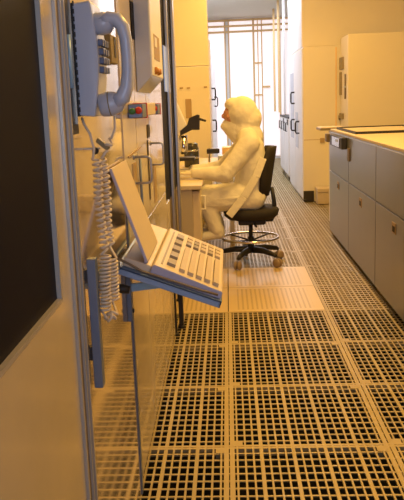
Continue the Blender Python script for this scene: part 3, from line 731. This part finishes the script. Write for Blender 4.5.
for s in (-1, 1): hand(bm, s)
bodyo = remesh(obj('body', bm, m_skin, t), .0062, 3)
# coverall
bm = nb()
capsule(bm, J['hip', -1]+Vector((.01,0,.0)), .115, J['hip', 1]+Vector((.01,0,.0)), .115); capsule(bm, (.17, PYc, .58), .14, (.18, PYc, .78), .132)
for s in (-1, 1): capsule(bm, (.185, PYc+s*.06, .62), .122, (.192, PYc+s*.075, .82), .120); capsule(bm, (.192, PYc+s*.075, .82), .120, (.175, PYc+s*.085, .945), .108)
capsule(bm, J['sh', -1], .080, J['sh', 1], .080); capsule(bm, (.16, PYc, 1.0), .085, (.13, PYc, 1.06), .072)
for s in (-1, 1):
    e = J['el', s]; capsule(bm, J['sh', s], .082, e, .070); capsule(bm, e, .070, J['wr', s], .043)
    capsule(bm, J['hip', s], .115, J['knee', s]+Vector((.03,0,.0)), .090); capsule(bm, J['knee', s]+Vector((.01,0,0)), .084, J['ank', s]+Vector((0,0,.03)), .062)
capsule(bm, (-.12, PYc-.12, .56), .085, (-.12, PYc+.12, .56), .085); 
for s in (-1, 1): capsule(bm, (.14, PYc+s*.04, 1.035), .085, J['sh', s]+Vector((-.005, -s*.02, .012)), .086)
cov = remesh(obj('coverall', bm, m_suit, t), .011, 3, (.016, .07))
bm = nb()
ball(bm, HC+Vector((.045, 0, .008)), .135, (.92, .93, .98), 28); ball(bm, HC+Vector((.085, 0, -.04)), .115, (1, 1, 1.05)); capsule(bm, HC+Vector((.06, 0, -.12)), .115, HC+Vector((.085, 0, -.19)), .125)
capsule(bm, HC+Vector((.08, -.06, -.20)), .095, HC+Vector((.08, .06, -.20)), .095); ball(bm, HC+Vector((-.02, 0, .075)), .075, (1, 1.15, .75))
hood = remesh(obj('hood', bm, m_suit, t), .009, 3, (.008, .05))
bm = nb(); capsule(bm, HC+Vector((-.098, 0, -.092)), .034, HC+Vector((.0, 0, -.105)), .088); capsule(bm, HC+Vector((-.085, 0, -.062)), .028, HC+Vector((-.03, 0, -.07)), .06); capsule(bm, HC+Vector((-.03, 0, -.12)), .07, HC+Vector((.03, 0, -.15)), .1)
mk = remesh(obj('face_mask', bm, m_suit, t), .008, 4, (.008, .05))
bm = nb()
for s in (-1, 1): hand(bm, s, .0016)
for s in (-1, 1): capsule(bm, J['wr', s]+(J['el', s]-J['wr', s]).normalized()*.03, .034, J['wr', s], .030)
remesh(obj('gloves', bm, m_glove, t), .005, 2)
bm = nb()
for s in (-1, 1): capsule(bm, J['ank', s]+Vector((.01, 0, .02)), .056, J['ank', s]+Vector((.02, 0, -.01)), .048); capsule(bm, J['ank', s]+Vector((.02, 0, -.012)), .045, J['toe', s], .036)
remesh(obj('overshoes', bm, m_suit, t), .010, 3)
# pleated coat skirt spread over the thighs
bm = nb(); rings = []
for i in range(9):
    v = i/8; c = Vector((.20-.425*v, PYc, .555-.015*v)); ry = .205-.012*v; rz = .125-.025*v
    if i in (0, 8): ry *= .8; rz *= .8
    ring = []
    for k in range(96):
        a = 2*PI*k/96; rr = 1+.035*math.sin(11*a+.6*math.sin(3*v))*(.35+.65*v)
        ring.append(bm.verts.new(c+Vector((.02*math.sin(7*a)*v, ry*math.cos(a)*rr, rz*math.sin(a)*rr))))
    rings.append(ring)
for p, q in zip(rings, rings[1:]):
    for k in range(96): bm.faces.new((p[k], p[(k+1) % 96], q[(k+1) % 96], q[k]))
bm.faces.new(rings[0]); bm.faces.new(rings[-1])
obj('coat_skirt', bm, m_suit, t, smooth=True)
# loose coat flap along the near hip
bm = nb(); P = [(W(263, 158, 1, 5.655)), (W(256, 177, 1, 5.635)), (W(244, 197, 1, 5.625)), (W(229, 216, 1, 5.62))]
for a, b in zip(P, P[1:]):
    d = (b-a).normalized(); n2 = Vector((0, 1, 0)).cross(d).normalized()
    obox(bm, a-n2*.03, b-a, n2*.06, (0, .012, 0))
obj('coat_flap', bm, m_suit, t, .004)

# ---------------------------------------------------------------- lights: amber bay lamps, white corridor lamps, white lamps behind the camera
def area(name, loc, size, col, e, rot=(0,0,0)):
    l = bpy.data.lights.new(name, 'AREA'); l.shape = 'RECTANGLE'; l.size, l.size_y = size; l.color = col; l.energy = e
    o = bpy.data.objects.new(name, l); COL.objects.link(o); o.location = loc; o.rotation_euler = rot; return o
AMB = (1, .555, .115); WHT = (.86, .88, 1.0)
area('bay_lamp', (1.25, 2.5, ZC-.03), (.5, 1.0), AMB, 88)
area('bay_lamp', (.8, 4.7, ZC-.03), (.6, 1.4), AMB, 112)
area('bay_lamp', (.4, 7.5, ZC-.03), (.9, 1.6), AMB, 98)
for y in (10.8, 12.6, 14.3): area('corridor_lamp', (.35, y, ZC-.03), (.8, 1.4), WHT, 66)
area('entrance_lamp', (.3, -.8, 1.35), (.8, .8), (.50, .66, 1), 26, (math.radians(90), 0, math.radians(5)))
w = bpy.data.worlds.new('world'); SC.world = w; w.use_nodes = True
w.node_tree.nodes['Background'].inputs[0].default_value = (.9, .75, .5, 1); w.node_tree.nodes['Background'].inputs[1].default_value = .05
SC.view_settings.view_transform = 'Standard'; SC.view_settings.look = 'None'; SC.view_settings.gamma = 1; SC.view_settings.use_curve_mapping = False
SC.view_settings.exposure = -.66
